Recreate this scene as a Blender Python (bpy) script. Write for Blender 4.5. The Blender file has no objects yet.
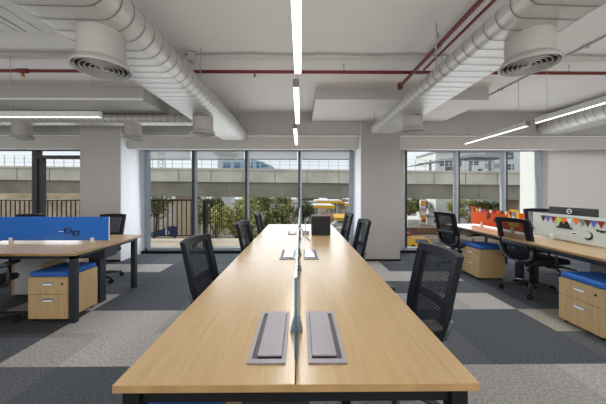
import bpy, bmesh, math, random
from mathutils import Vector, Matrix
random.seed(7)
C = bpy.context.scene.collection
PI = math.pi
R = math.radians

# ------------------------------------------------------------------ materials
def new_mat(name):
    m = bpy.data.materials.new(name); m.use_nodes = True
    nt = m.node_tree
    return m, nt, nt.nodes['Principled BSDF'], nt.nodes['Material Output']

def mat(name, col, rough=.5, metal=0, var=.06, scale=8, bump=0, spec=.5, stretch=None, emit=None):
    """base colour broken up by soft noise"""
    m, nt, p, out = new_mat(name)
    N, L = nt.nodes, nt.links
    tc = N.new('ShaderNodeTexCoord'); no = N.new('ShaderNodeTexNoise')
    no.inputs['Scale'].default_value = scale; no.inputs['Detail'].default_value = 4
    if stretch:
        mp = N.new('ShaderNodeMapping'); mp.inputs['Scale'].default_value = stretch
        L.new(tc.outputs['Object'], mp.inputs['Vector']); L.new(mp.outputs[0], no.inputs['Vector'])
    else:
        L.new(tc.outputs['Object'], no.inputs['Vector'])
    cr = N.new('ShaderNodeValToRGB')
    a = [max(0, c * (1 - var)) for c in col]; b = [min(1, c * (1 + var)) for c in col]
    cr.color_ramp.elements[0].position = .3; cr.color_ramp.elements[1].position = .7
    cr.color_ramp.elements[0].color = (*a, 1); cr.color_ramp.elements[1].color = (*b, 1)
    L.new(no.outputs['Fac'], cr.inputs[0]); L.new(cr.outputs[0], p.inputs['Base Color'])
    p.inputs['Roughness'].default_value = rough; p.inputs['Metallic'].default_value = metal
    p.inputs['Specular IOR Level'].default_value = spec
    if bump:
        bp = N.new('ShaderNodeBump'); bp.inputs['Strength'].default_value = bump; bp.inputs['Distance'].default_value = .01
        L.new(no.outputs['Fac'], bp.inputs['Height']); L.new(bp.outputs[0], p.inputs['Normal'])
    if emit:
        p.inputs['Emission Color'].default_value = (*emit[0], 1); p.inputs['Emission Strength'].default_value = emit[1]
    return m

def see_through(name, col, alpha, rough=.5, pattern=0, back=False):
    """thin sheet: part transparent, part diffuse (mesh fabric, tinted acrylic, blind cloth)"""
    m, nt, p, out = new_mat(name)
    N, L = nt.nodes, nt.links
    tr = N.new('ShaderNodeBsdfTransparent'); mx = N.new('ShaderNodeMixShader')
    p.inputs['Base Color'].default_value = (*col, 1); p.inputs['Roughness'].default_value = rough; p.inputs['Specular IOR Level'].default_value = .15
    tc = N.new('ShaderNodeTexCoord'); no = N.new('ShaderNodeTexNoise'); no.inputs['Scale'].default_value = 5
    L.new(tc.outputs['Object'], no.inputs['Vector'])
    ma = N.new('ShaderNodeMath'); ma.operation = 'MULTIPLY_ADD'; ma.inputs[1].default_value = .08; ma.inputs[2].default_value = alpha - .04
    L.new(no.outputs['Fac'], ma.inputs[0]); fac = ma.outputs[0]
    if pattern:
        wv = N.new('ShaderNodeTexWave'); wv.bands_direction = 'DIAGONAL'; wv.inputs['Scale'].default_value = pattern
        L.new(tc.outputs['Object'], wv.inputs['Vector'])
        m2 = N.new('ShaderNodeMath'); m2.operation = 'MULTIPLY_ADD'; m2.inputs[1].default_value = .3; m2.inputs[2].default_value = -.15
        L.new(wv.outputs['Fac'], m2.inputs[0])
        m3 = N.new('ShaderNodeMath'); m3.operation = 'ADD'; L.new(fac, m3.inputs[0]); L.new(m2.outputs[0], m3.inputs[1]); fac = m3.outputs[0]
    L.new(fac, mx.inputs[0])
    sh = p
    if back:                                                   # cloth glows with the light behind it
        sh = N.new('ShaderNodeBsdfTranslucent'); sh.inputs['Color'].default_value = (*col, 1)
    L.new(tr.outputs[0], mx.inputs[1]); L.new(sh.outputs[0], mx.inputs[2])
    L.new(mx.outputs[0], out.inputs['Surface'])
    return m

def glass_mat(name, tint, refl=.06):
    m, nt, p, out = new_mat(name)
    N, L = nt.nodes, nt.links
    tr = N.new('ShaderNodeBsdfTransparent'); tr.inputs[0].default_value = (*tint, 1)
    gl = N.new('ShaderNodeBsdfGlossy'); gl.inputs['Roughness'].default_value = .03
    mx = N.new('ShaderNodeMixShader')
    fr = N.new('ShaderNodeLayerWeight'); fr.inputs['Blend'].default_value = .15
    ma = N.new('ShaderNodeMath'); ma.operation = 'MULTIPLY'; ma.inputs[1].default_value = refl * 4
    L.new(fr.outputs['Fresnel'], ma.inputs[0]); L.new(ma.outputs[0], mx.inputs[0])
    L.new(tr.outputs[0], mx.inputs[1]); L.new(gl.outputs[0], mx.inputs[2]); L.new(mx.outputs[0], out.inputs['Surface'])
    return m

def wood_mat(name, axis, c1=(.385, .265, .135), c2=(.45, .317, .17), rough=.27):
    m, nt, p, out = new_mat(name)
    N, L = nt.nodes, nt.links
    tc = N.new('ShaderNodeTexCoord'); mp = N.new('ShaderNodeMapping')
    s = [60, 60, 60]; s[axis] = 2.2; mp.inputs['Scale'].default_value = s
    n1 = N.new('ShaderNodeTexNoise'); n1.inputs['Scale'].default_value = 1.0; n1.inputs['Detail'].default_value = 5; n1.inputs['Roughness'].default_value = .6
    L.new(tc.outputs['Object'], mp.inputs[0]); L.new(mp.outputs[0], n1.inputs['Vector'])
    cr = N.new('ShaderNodeValToRGB'); e = cr.color_ramp.elements
    e[0].position = .32; e[1].position = .68; e[0].color = (*c1, 1); e[1].color = (*c2, 1)
    L.new(n1.outputs['Fac'], cr.inputs[0]); L.new(cr.outputs[0], p.inputs['Base Color'])
    p.inputs['Roughness'].default_value = rough; p.inputs['Specular IOR Level'].default_value = .5
    return m

def carpet_mat(name, col, var=.30):
    m = mat(name, col, rough=1, var=var, scale=55, spec=.05)
    return m

M = dict(
    wall_mid=mat('wall_paint_shaded', (.385, .372, .362), .9, var=.02, scale=2, spec=.1), ceiling=mat('ceiling_paint', (.72, .715, .705), .9, var=.02, scale=2, spec=.1),
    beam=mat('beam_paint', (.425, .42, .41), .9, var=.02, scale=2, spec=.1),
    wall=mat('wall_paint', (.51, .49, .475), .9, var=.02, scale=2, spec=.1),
    white_wall=mat('white_paint_skylit', (.74, .76, .80), .85, var=.02, scale=3, spec=.1),
    pelmet=mat('pelmet_paint', (.58, .57, .555), .9, var=.02, scale=2, spec=.1),
    ledge=mat('ledge_paint', (.86, .86, .84), .9, var=.02, scale=2, spec=.1),
    light1=carpet_mat('carpet_light', (.36, .345, .335)), light2=carpet_mat('carpet_light_warm', (.305, .29, .28)),
    dark1=carpet_mat('carpet_charcoal', (.080, .088, .102)), dark2=carpet_mat('carpet_charcoal_soft', (.100, .107, .119)),
    dark_shadow=carpet_mat('carpet_shadow', (.058, .061, .068)), beige=carpet_mat('carpet_beige', (.29, .27, .235)),
    woodY=wood_mat('oak_laminate_lengthwise', 1), woodX=wood_mat('oak_laminate_across', 0),
    wood_edge=mat('oak_edge_band', (.33, .20, .08), .4, var=.15, scale=12),
    wood_cab=wood_mat('oak_cabinet', 2, (.44, .305, .15), (.54, .385, .205), .4),
    black=mat('black_metal', (.008, .0085, .010), .55, var=.1, spec=.12), black_plastic=mat('black_plastic', (.02, .021, .024), .5, var=.1),
    charcoal=mat('charcoal_metal', (.020, .024, .032), .5, var=.1, spec=.3),
    chair_frame=mat('chair_frame_plastic', (.009, .0105, .015), .55, var=.1, spec=.14), chair_grey=mat('chair_grey_plastic', (.05, .058, .075), .38, var=.08),
    seat=mat('seat_fabric', (.015, .016, .019), .95, var=.2, scale=60), mesh=see_through('mesh_fabric', (.012, .014, .021), .95, .8, pattern=26),
    mesh_thin=see_through('mesh_fabric_thin', (.016, .019, .028), .82, .8, pattern=26),
    blue=mat('blue_felt', (.035, .12, .40), .95, var=.15, scale=50, spec=.1),
    duct=mat('duct_skin', (.50, .49, .465), .42, .25, var=.05, scale=3, spec=.4), seam=mat('duct_seam', (.16, .155, .15), .6, var=.1),
    diffuser=mat('diffuser_grey', (.42, .41, .39), .45, var=.04, spec=.3), ring_grey=mat('diffuser_ring', (.36, .355, .345), .45, var=.04), wall_lit=mat('wall_paint_lit', (.86, .845, .83), .9, var=.02, scale=2, spec=.1), alu_sunlit=mat('window_aluminium_sunlit', (.55, .60, .67), .4, .2, var=.05), dark=mat('dark_void', (.02, .02, .02), .9, var=.05),
    red=mat('red_pipe_paint', (.16, .010, .012), .45, var=.12, scale=5), brass=mat('brass', (.5, .3, .1), .35, .8, var=.1),
    steel=mat('steel', (.5, .5, .5), .35, .9, var=.05), wire=mat('wire_grey', (.35, .35, .35), .5, var=.05),
    white=mat('white_plastic', (.8, .8, .79), .45, var=.03), chrome=mat('handle_silver', (.93, .94, .95), .35, .0, var=.03),
    lamp_body=mat('lamp_body', (.62, .62, .61), .45, var=.03), lamp_end=mat('lamp_end_grey', (.17, .17, .17), .5, var=.05),
    glow=mat('lamp_glow', (1, 1, 1), .6, var=0, emit=((1, .985, .96), 3.0)), glow2=mat('lamp_glow_soft', (1, 1, 1), .6, var=0, emit=((1, .985, .96), 1.5)),
    alu=mat('window_aluminium', (.36, .42, .50), .4, .2, var=.05), alu_dark=mat('window_aluminium_dark', (.035, .04, .05), .45, .2, var=.1),
    door_dark=mat('door_frame_dark', (.06, .063, .07), .5, var=.1),
    pane=glass_mat('window_glass', (.93, .95, .95)), screen_glass=glass_mat('screen_glass', (.72, .82, .86), .12),
    glass_edge=mat('glass_edge_teal', (.02, .10, .16), .2, var=.1),
    blind=see_through('blind_cloth', (.92, .93, .94), .46, .9, back=True), blind_bar=mat('blind_bar', (.25, .29, .33), .5, var=.05),
    module_reflection=mat('power_module_reflection', (.42, .43, .46), .12, .5, var=.03), module=mat('power_module_mauve_grey', (.25, .23, .255), .5, .1, var=.04), module_dark=mat('power_module_dark', (.035, .035, .042), .5, var=.1),
    acrylic_blue=see_through('blue_acrylic', (.03, .16, .58), .86, .25), acrylic_white=see_through('frosted_acrylic', (.60, .66, .64), .90, .3),
    orange=see_through('orange_acrylic', (.74, .085, .006), .95, .6), clip=mat('clip_plastic', (.72, .66, .60), .4, var=.05),
    box=mat('box_dark_grey', (.032, .032, .034), .7, var=.1), cushion_top=mat('cushion', (.022, .085, .33), .95, var=.15, scale=50),
    panel_grey=mat('panel_grey', (.42, .42, .45), .6, var=.04),
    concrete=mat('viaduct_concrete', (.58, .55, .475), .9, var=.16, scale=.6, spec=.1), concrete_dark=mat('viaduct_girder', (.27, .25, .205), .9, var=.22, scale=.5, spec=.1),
    pier=mat('pier_concrete', (.50, .39, .27), .9, var=.1, scale=.8), joint=mat('joint_dark', (.20, .19, .165), .9, var=.1),
    rail_far=mat('rail_pale', (.58, .60, .62), .6, var=.05), tower=mat('tower_grey', (.62, .64, .66), .6, var=.05),
    ground=mat('ground_dust', (.22, .19, .16), 1, var=.35, scale=.7, spec=.05), terrace=mat('terrace_stone', (.60, .52, .40), .9, var=.12, scale=3),
    trunk=mat('bark', (.10, .07, .045), .95, var=.3, scale=6), leaf1=mat('leaf_green', (.15, .17, .045), .7, var=.5, scale=2.5),
    leaf2=mat('leaf_yellow', (.34, .32, .10), .7, var=.4, scale=2.5), leaf3=mat('leaf_dark', (.05, .065, .03), .7, var=.4, scale=2.5),
    yellow=mat('canopy_yellow', (.85, .45, .02), .5, var=.06), offwhite=mat('canopy_white', (.78, .78, .76), .6, var=.05),
    red_paint=mat('red_paint', (.60, .04, .03), .5, var=.08), building=mat('building_white', (.72, .73, .73), .8, var=.06), bld_grey=mat('building_grey', (.36, .38, .40), .8, var=.06),
    bld_window=mat('building_window', (.13, .15, .18), .3, var=.2), bld_pink=mat('building_pink', (.55, .40, .34), .8, var=.1), train=mat('train_blue', (.36, .48, .58), .3, var=.1),
    train_window=mat('train_window', (.10, .20, .32), .2, var=.1), blue_sign=mat('blue_board', (.012, .03, .14), .5, var=.1),
    tan_wall=mat('compound_wall', (.50, .385, .27), .95, var=.35, scale=1.2), brown_wall=mat('brown_wall', (.26, .15, .10), .95, var=.25, scale=1.0), tyre=mat('tyre', (.02, .02, .02), .8, var=.1), ext_white=mat('exterior_render', (.86, .86, .85), .8, var=.03),
    railing=mat('railing_black', (.012, .013, .015), .5, var=.1), paper_black=mat('paper_black', (.012, .012, .014), .8, var=.1),
    f_maroon=mat('flag_maroon', (.09, .02, .03), .8, var=.1), f_blue=mat('flag_blue', (.07, .12, .52), .8, var=.1), f_red=mat('flag_red', (.33, .012, .03), .8, var=.1),
    f_lime=mat('flag_lime', (.52, .72, .02), .8, var=.1), f_orange=mat('flag_orange', (.90, .17, .01), .8, var=.1), f_white=mat('flag_white', (.78, .80, .80), .8, var=.05), f_grey=mat('flag_grey', (.2, .19, .18), .8, var=.1),
    f_yellow=mat('paper_yellow', (.80, .52, .02), .8, var=.1), f_purple=mat('flag_purple', (.3, .14, .5), .8, var=.1),
)

# ------------------------------------------------------------------ mesh helpers
class MB:
    def __init__(self): self.bm = bmesh.new()
    def _mi(self, faces, m):
        for f in faces: f.material_index = m
    def box(self, x0, x1, y0, y1, z0, z1, bev=0, m=0, rz=0, seg=2):
        r = bmesh.ops.create_cube(self.bm, size=1)
        vs = r['verts']
        bmesh.ops.scale(self.bm, vec=(abs(x1-x0), abs(y1-y0), abs(z1-z0)), verts=vs)
        if rz: bmesh.ops.rotate(self.bm, cent=(0,0,0), matrix=Matrix.Rotation(rz, 3, 'Z'), verts=vs)
        bmesh.ops.translate(self.bm, vec=((x0+x1)/2, (y0+y1)/2, (z0+z1)/2), verts=vs)
        fs = list({f for v in vs for f in v.link_faces}); self._mi(fs, m)
        if bev:
            es = list({e for v in vs for e in v.link_edges})
            g = bmesh.ops.bevel(self.bm, geom=es, offset=bev, segments=seg, affect='EDGES', profile=.5)
            self._mi(g['faces'], m)
        return self
    def tube(self, pts, r, seg=10, m=0, cap=True):
        pts = [Vector(p) for p in pts]; rings = []
        rs = r if isinstance(r, (list, tuple)) else [r]*len(pts)
        up = None
        for i, p in enumerate(pts):
            a = pts[max(0, i-1)]; b = pts[min(len(pts)-1, i+1)]
            d = (b-a).normalized()
            if up is None: up = Vector((0,0,1)) if abs(d.z) < .9 else Vector((1,0,0))
            s = d.cross(up).normalized(); t = s.cross(d).normalized()
            rings.append([self.bm.verts.new(p + (s*math.cos(2*PI*k/seg) + t*math.sin(2*PI*k/seg))*rs[i]) for k in range(seg)])
        for i in range(len(rings)-1):
            for k in range(seg):
                f = self.bm.faces.new((rings[i][k], rings[i][(k+1)%seg], rings[i+1][(k+1)%seg], rings[i+1][k])); f.material_index = m; f.smooth = True
        if cap:
            for rg in (rings[0][::-1], rings[-1]):
                f = self.bm.faces.new(rg); f.material_index = m
        return self
    def lathe(self, prof, c=(0,0,0), seg=40, m=0, closed=False):
        """profile of (radius, z) turned about a vertical axis through c"""
        rings = []
        for (r, z) in prof:
            if r < 1e-6: rings.append([self.bm.verts.new((c[0], c[1], c[2]+z))])
            else: rings.append([self.bm.verts.new((c[0]+r*math.cos(2*PI*k/seg), c[1]+r*math.sin(2*PI*k/seg), c[2]+z)) for k in range(seg)])
        pairs = list(zip(rings, rings[1:]))
        if closed: pairs.append((rings[-1], rings[0]))
        for a, b in pairs:
            for k in range(seg):
                q = (k+1) % seg
                if len(a) == 1 and len(b) == 1: continue
                if len(a) == 1: v = (a[0], b[q], b[k])
                elif len(b) == 1: v = (a[k], a[q], b[0])
                else: v = (a[k], a[q], b[q], b[k])
                f = self.bm.faces.new(v); f.material_index = m; f.smooth = True
        return self
    def prism(self, poly, fn, d0, d1, m=0):
        """poly of 2-D points put into space by fn(u, v, depth) at depths d0 and d1"""
        a = [self.bm.verts.new(fn(u, v, d0)) for u, v in poly]; b = [self.bm.verts.new(fn(u, v, d1)) for u, v in poly]
        n = len(poly)
        fs = [self.bm.faces.new(a), self.bm.faces.new(b[::-1])]
        for k in range(n): fs.append(self.bm.faces.new((a[k], b[k], b[(k+1)%n], a[(k+1)%n])))
        self._mi(fs, m); return self
    def quad(self, pts, m=0):
        f = self.bm.faces.new([self.bm.verts.new(p) for p in pts]); f.material_index = m; return self
    def build(self, name, mats, parent=None, local=False, smooth=False, recalc=True):
        if recalc: bmesh.ops.recalc_face_normals(self.bm, faces=self.bm.faces[:])
        me = bpy.data.meshes.new(name)
        self.bm.to_mesh(me); self.bm.free()
        for k in (mats if isinstance(mats, (list, tuple)) else [mats]): me.materials.append(M[k] if isinstance(k, str) else k)
        o = bpy.data.objects.new(name, me); C.objects.link(o)
        if smooth:
            for p in me.polygons: p.use_smooth = True
        if parent:
            o.parent = parent
            if not local:                                     # geometry was written in world space
                off = Vector((0,0,0)); q = parent
                while q: off += q.location; q = q.parent
                me.transform(Matrix.Translation(-off))
        return o

def tag(o, label, cat, group=None, kind=None):
    o['label'] = label; o['category'] = cat
    if group: o['group'] = group
    if kind: o['kind'] = kind
    return o
def thing(name, label, cat, loc=(0,0,0), rz=0, group=None):
    o = bpy.data.objects.new(name, None); C.objects.link(o); o.location = loc; o.rotation_euler = (0,0,rz); o.empty_display_size = .1
    return tag(o, label, cat, group)
def struct(o): o['kind'] = 'structure'; return o
def sempty(name, loc=(0,0,0)):
    o = bpy.data.objects.new(name, None); C.objects.link(o); o.location = loc; return struct(o)
def copy_tree(o, parent=None):
    c = o.copy(); C.objects.link(c)
    if parent: c.parent = parent
    for ch in list(o.children): copy_tree(ch, c)
    return c

# ------------------------------------------------------------------ camera
F, TH, H, HY = 266.0, .009, 1.36, 191.5
cam = bpy.data.cameras.new('camera'); co = bpy.data.objects.new('camera', cam); C.objects.link(co)
cam.sensor_width = 36; cam.lens = F/606*36; cam.shift_y = -(202-HY)/606
cam.clip_start = .05; cam.clip_end = 500
co.location = (0, 0, H); co.rotation_euler = (PI/2, 0, -TH)
bpy.context.scene.camera = co

# ------------------------------------------------------------------ room shell
CE = 2.916
b = MB(); T = .4875; X0 = -2.38 - 12*T; Y0 = 2.08 - 14*T
names = ['light1', 'light2', 'dark1', 'dark2', 'dark_shadow', 'beige']
def tile_kind(x, y):
    rn = random.random()
    lt = 0 if rn < .65 else 1; dk = 2 if rn < .6 else 3
    if -2.38 < x < .3 and 2.08 < y < 3.055: return lt
    if -3.4 < x < -2.38 and 3.05 < y < 3.55: return lt
    if -3.84 < x < -2.38 and 4.51 < y < 5.0: return lt
    if .3 < x < 2.5 and 3.05 < y < 3.55: return lt
    if .3 < x < 2.5 and 4.02 < y < 4.51: return lt
    if .3 < x < 1.53 and 4.51 < y < 5.5: return lt
    if x > .0 and y < 2.08: return lt if x < 2.4 else 1
    if 2.49 < x < 3.0 and 2.56 < y < 3.06: return 5
    if x < -2.38 and 2.56 < y < 3.06: return 4  # shadow at the left bench painted as darker tiles
    return dk
for i in range(33):
    for j in range(23):
        x, y = X0+i*T, Y0+j*T
        if y + T > 6.2: y1 = 6.2
        else: y1 = y + T
        if y >= 6.2: continue
        b.quad([(x,y,0),(x+T,y,0),(x+T,y1,0),(x,y1,0)], tile_kind(x+T/2, y+T/2))
bmesh.ops.remove_doubles(b.bm, verts=b.bm.verts[:], dist=1e-4)
struct(b.build('floor', names))
XL, XR, YB = -7.9, 7.9, -4.6
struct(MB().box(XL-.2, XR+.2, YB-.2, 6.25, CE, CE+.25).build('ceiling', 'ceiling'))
struct(MB().box(XL-.2, XL, YB-.2, 6.2, 0, CE).build('wall_left', 'wall'))
struct(MB().box(XR, XR+.2, YB-.2, 6.2, 0, CE).build('wall_right', 'wall'))
struct(MB().box(XL, XR, YB-.2, YB, 0, CE).build('wall_back', 'wall'))
# window side: columns, return walls, beam, pelmets
struct(MB().box(-4.28, -3.51, 5.2, 6.2, 0, CE, m=0).build('column_left', 'wall'))
struct(MB().box(-3.51, -3.50, 5.215, 6.2, 0, CE).build('wall_reveal_left', 'white_wall'))  # white reveals, skylight from the window put into their bluish colour
struct(MB().box(1.19, 1.95, 5.2, 6.2, 0, CE).build('column_middle', 'wall_mid'))  # same wall paint, the column's shade put into a darker colour
struct(MB().box(1.18, 1.19, 5.215, 6.2, 0, CE).build('wall_reveal_middle', 'white_wall'))
struct(MB().box(1.95, 2.30, 5.9, 6.2, 0, CE).build('wall_front', 'wall'))
struct(MB().box(5.52, 7.9, 5.85, 6.2, 0, CE).build('wall_front_right', 'wall_lit'))  # same wall paint, window light put into a lighter colour
struct(MB().box(5.50, 5.52, 5.86, 6.62, 0, 3.6).box(5.52, 5.8, 6.2, 6.62, -4.5, 3.6).build('wall_reveal_right', 'ext_white'))
for k, (xa, xb, pa, pb) in enumerate([(XL, -4.28, XL, -4.28), (-3.5, 1.18, -3.5, 1.18), (1.95, XR, 1.95, XR)]):
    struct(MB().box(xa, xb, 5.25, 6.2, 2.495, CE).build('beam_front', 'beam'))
    struct(MB().box(pa, pb, 5.36, 5.42, 2.465, 2.494).build('trim_%d' % (k+1), 'ledge'))
    struct(MB().box(pa, pb, 5.42, 5.5, 2.222, 2.494).build('pelmet', 'pelmet'))
struct(MB().box(XL, XR, 6.0, 6.2, 2.33, 2.495).build('lintel', 'pelmet'))
struct(MB().box(1.18, 1.96, 5.19, 5.2, 0, .035).build('baseboard_middle', 'black'))
struct(MB().box(-4.29, -3.5, 5.19, 5.2, 0, .035).build('baseboard_left', 'black'))
struct(MB().box(-3.5, 1.18, 5.86, 5.9, 0, .05).box(1.95, 5.5, 5.86, 5.9, 0, .05).build('baseboard_window', 'black'))
# ceiling soffits
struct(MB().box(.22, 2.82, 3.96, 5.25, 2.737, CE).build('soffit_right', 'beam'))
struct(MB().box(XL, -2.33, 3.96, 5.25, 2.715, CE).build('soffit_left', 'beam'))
struct(MB().quad([(.221,3.97,2.7365),(2.819,3.97,2.7365),(2.819,5.24,2.7365),(.221,5.24,2.7365)]).build('soffit_underside_right', 'ceiling'))
struct(MB().box(XL, -2.33, 3.945, 3.96, 2.715, 2.735).build('trim_4', 'ledge'))

# ------------------------------------------------------------------ windows
def window(n, xs, x0, x1, top=2.33, dark=False):
    """xs: mullion centres"""
    w = sempty('window_%d' % n, ((x0+x1)/2, 6.1, 0))
    fm = 'door_dark' if dark else 'alu_sunlit' if n == 3 else 'alu'  # third window's sunlight put into a lighter aluminium
    MB().box(x0, x1, 6.0, 6.14, 0, .085, .004).box(x0, x1, 6.0, 6.14, top-.05, top).box(x0, x0+.06, 6.0, 6.14, 0, top).box(x1-.06, x1, 6.0, 6.14, 0, top).build('frame', fm, w)
    for x in xs:
        wd = .075
        if dark: MB().box(x-.05, x+.06, 6.0, 6.14, .085, top-.05, .004).build('mullion', 'door_dark', w)
        else: MB().box(x-.035, x+.008, 6.0, 6.14, .085, top-.05, m=0 if n == 3 else 1).box(x+.008, x+.042, 6.0 if n == 3 else 6.04, 6.14, .085, top-.05, m=1 if n == 3 else 0).build('mullion', ['alu_sunlit' if n == 3 else 'alu', 'alu_dark'], w)
    edges = [x0+.06] + list(xs) + [x1-.06]
    for a, c in zip(edges, edges[1:]): MB().box(a, c, 6.085, 6.093, .08, top-.04).build('pane', 'pane', w)
    return w
w1 = window(1, [-5.96], -7.9, -4.28, dark=True)
MB().box(-5.91, -4.28, 6.0, 6.14, 2.10, 2.17).box(-5.86, -5.80, 6.02, 6.12, .08, 2.10).box(-4.40, -4.34, 6.02, 6.12, .08, 2.10).build('transom', 'door_dark', w1)
w2 = window(2, [-2.41, -1.22, -.02], -3.5, 1.18)
w3 = window(3, [3.57, 4.66], 2.30, 5.50)
for x in (2.335,): MB().box(2.36, 2.41, 5.99, 6.0, 0.09, 2.28).build('frame_strip', 'alu_dark', w3)
blinds = ['white roller blind lowered a hand above the tall window pane beside the left column', 'white roller blind over the second tall pane from the left column',
          'white roller blind over the pane to the left of the central mullion', 'white roller blind over the pane beside the middle column']
for k, (a, c) in enumerate([(-3.34, -2.43), (-2.27, -1.25), (-1.13, -.08), (.03, 1.08)]):
    t = thing('roller_blind', blinds[k], 'blind', ((a+c)/2, 5.9, 2.07), group='roller blinds over the middle window')
    MB().box(a, c, 5.898, 5.902, 2.075, 2.40).build('cloth', 'blind', t)
    MB().box(a, c, 5.89, 5.91, 2.06, 2.08, .004).build('bottom_bar', 'blind_bar', t)
    MB().tube([(a, 5.9, 2.42), (c, 5.9, 2.42)], .025).build('roller', 'white', t)

# ------------------------------------------------------------------ ducts
def stadium(w, h, n=12):
    r = h/2; s = w/2 - r; p = []
    for k in range(n+1):
        a = -PI/2 + PI*k/n; p.append((s + r*math.cos(a), r*math.sin(a)))
    for k in range(n+1):
        a = PI/2 + PI*k/n; p.append((-s + r*math.cos(a), r*math.sin(a)))
    return p
def duct(name, label, axis, cx, cz, w, h, a0, a1, step=.115, slant=.02, group=None):
    t = thing(name, label, 'duct', (cx, (a0+a1)/2, cz) if axis == 'Y' else ((a0+a1)/2, cx, cz), group=group)
    def put(u, v, d):
        return (cx+u, d, cz+v) if axis == 'Y' else (d, cx+u, cz+v)
    b = MB()
    b.prism(stadium(w, h), put, a0, a1)
    for f in b.bm.faces: f.smooth = len(f.verts) == 4
    n = int((a1-a0)/step)
    for k in range(1, n):
        d = a0 + k*step; e = .003
        po = stadium(w+2*e, h+2*e)
        va = [b.bm.verts.new(put(u, v, d+slant*u/w-.0035)) for u, v in po]; vb = [b.bm.verts.new(put(u, v, d+slant*u/w+.0035)) for u, v in po]
        N_ = len(po)
        for q in range(N_):
            f = b.bm.faces.new((va[q], va[(q+1)%N_], vb[(q+1)%N_], vb[q])); f.material_index = 1
    b.build('duct_shell', ['duct', 'seam'], t)
    return t
def rods(duct_t, xs, ys, z):
    for x in xs:
        for y in ys: MB().tube([(x, y, z), (x, y, CE-.002)], .005, 6).build('hanger_rod', 'wire', duct_t)
def diffuser(duct_t, x, y, z, top, r=.167):
    nk = MB().lathe([(.132, top-z), (.132, .03)], (x, y, z), 40).build('neck', 'diffuser', duct_t)
    MB().lathe([(.134, .050), (.138, .040), (.152, .034), (r-.003, .010), (r, .004), (r, -.003), (r-.006, -.005), (r-.013, .002), (r-.016, .022), (.132, .024)], (x, y, z), 48).build('flange', 'diffuser', nk)
    MB().lathe([(0, .0225), (r-.017, .0225)], (x, y, z), 40).build('throat_shade', 'dark', nk)  # dark disc puts the shade inside the diffuser into colour
    for rr in (.143, .117, .091, .065, .040):
        MB().lathe([(rr, -.001), (rr+.003, -.003), (rr-.005, .019), (rr-.008, .019)], (x, y, z), 44, closed=True).build('ring', 'ring_grey', nk)
    MB().lathe([(0, .0), (.012, .0), (.014, .02), (0, .03)], (x, y, z), 20).build('hub', 'diffuser', nk)
dl = duct('air_duct', 'large flat oval grey duct running toward the windows, ending above the left glazing', 'Y', -1.335, 2.495, .57, .256, -2.0, 5.25)
diffuser(dl, -1.275, 1.72, 2.145, 2.40); diffuser(dl, -1.335, 3.65, 2.145, 2.40)
dr = duct('air_duct', 'large flat oval grey duct ending in front of the middle column top', 'Y', 1.475, 2.463, .48, .155, -2.0, 4.68)
diffuser(dr, 1.515, 1.75, 2.195, 2.40); diffuser(dr, 1.545, 3.66, 2.19, 2.40)
dc = duct('air_duct', 'slim cross duct branching off to the left over the screened desk', 'X', 4.72, 2.62, .30, .155, -7.8, -1.62, .12, .005)
diffuser(dc, -4.87, 4.70, 2.28, 2.57); diffuser(dc, -2.94, 4.70, 2.28, 2.57)
d3 = duct('air_duct', 'short white flat oval duct above the right hand wall', 'Y', 4.98, 2.645, .60, .30, 1.0, 5.24, .14)
rods(dl, (-1.58, -1.09), (.6, 2.9, 4.6), 2.60); rods(dr, (1.255, 1.70), (.6, 2.45, 4.5), 2.47); rods(d3, (4.75, 5.2), (2.2, 4.4), 2.74); rods(dc, (4.66, 4.78), (-6.4, -3.6), 2.64)
# ribbed trunking under the ceiling, left of the big duct
t = thing('cable_trunking', 'ribbed grey metal trunking under the ceiling at upper left', 'trunking', (-2.4, .2, 2.75))
for a, c in [(-2.25, -1.95), (-2.385, -2.256), (-2.46, -2.40), (-2.60, -2.468), (-3.15, -2.61)]:
    MB().box(a, c, -2.0, 2.35, 2.752, 2.80, .006).build('lid', 'duct', t)
MB().box(-3.15, -1.95, -2.0, 2.33, 2.80, 2.815).box(-3.0, -2.97, 2.0, 2.03, 2.815, CE-.002).box(-2.1, -2.07, 2.0, 2.03, 2.815, CE-.002).build('backing', 'seam', t)

# ------------------------------------------------------------------ pipes and conduits
t = thing('sprinkler_pipe', 'thin dark red pipe crossing the ceiling from side to side', 'pipe', (0, 3.25, 2.82))
MB().tube([(-6.5, 3.25, 2.82), (6.9, 3.25, 2.82)], .020, 12).build('pipe', 'red', t)
for x in (.53, 3.31): 
    MB().tube([(x, 3.25, 2.84), (x, 3.25, CE)], .006, 8).tube([(x+.026*math.cos(a*PI/8), 3.25, 2.82+.026*math.sin(a*PI/8)) for a in range(17)], .005, 6).build('hanger', 'steel', t)
MB().tube([(-.56, 3.25, 2.82), (-.56, 3.25, 2.77)], .010, 8).lathe([(0, 0), (.016, 0), (.016, .006), (0, .01)], (-.56, 3.25, 2.762), 16).build('sprinkler_head', 'red', t)
MB().tube([(-3.36, 3.25, 2.82), (-3.36, 3.25, 2.765)], .014, 8).tube([(-3.42, 3.25, 2.82), (-3.30, 3.25, 2.82)], .028, 12).tube([(-3.36,3.25,2.79),(-3.33,3.22,2.775)],.012,8).build('tee_joint', 'red', t)
MB().lathe([(0, 0), (.02, 0), (.022, .02), (.012, .03), (0, .03)], (-3.36, 3.25, 2.745), 16).build('sprinkler_head', 'brass', t)
t = thing('sprinkler_pipe', 'thicker dark red pipe running lengthwise beside the right big duct', 'pipe', (1.36, 2, 2.815))
MB().tube([(1.36, -2.0, 2.80), (1.36, 3.60, 2.80)], .021, 14).build('pipe', 'red', t)
MB().lathe([(0, -.045), (.03, -.045), (.036, -.03), (.036, .03), (.02, .045), (0, .045)], (1.36, 3.62, 2.80), 18).build('end_cap', 'red', t)
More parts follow.
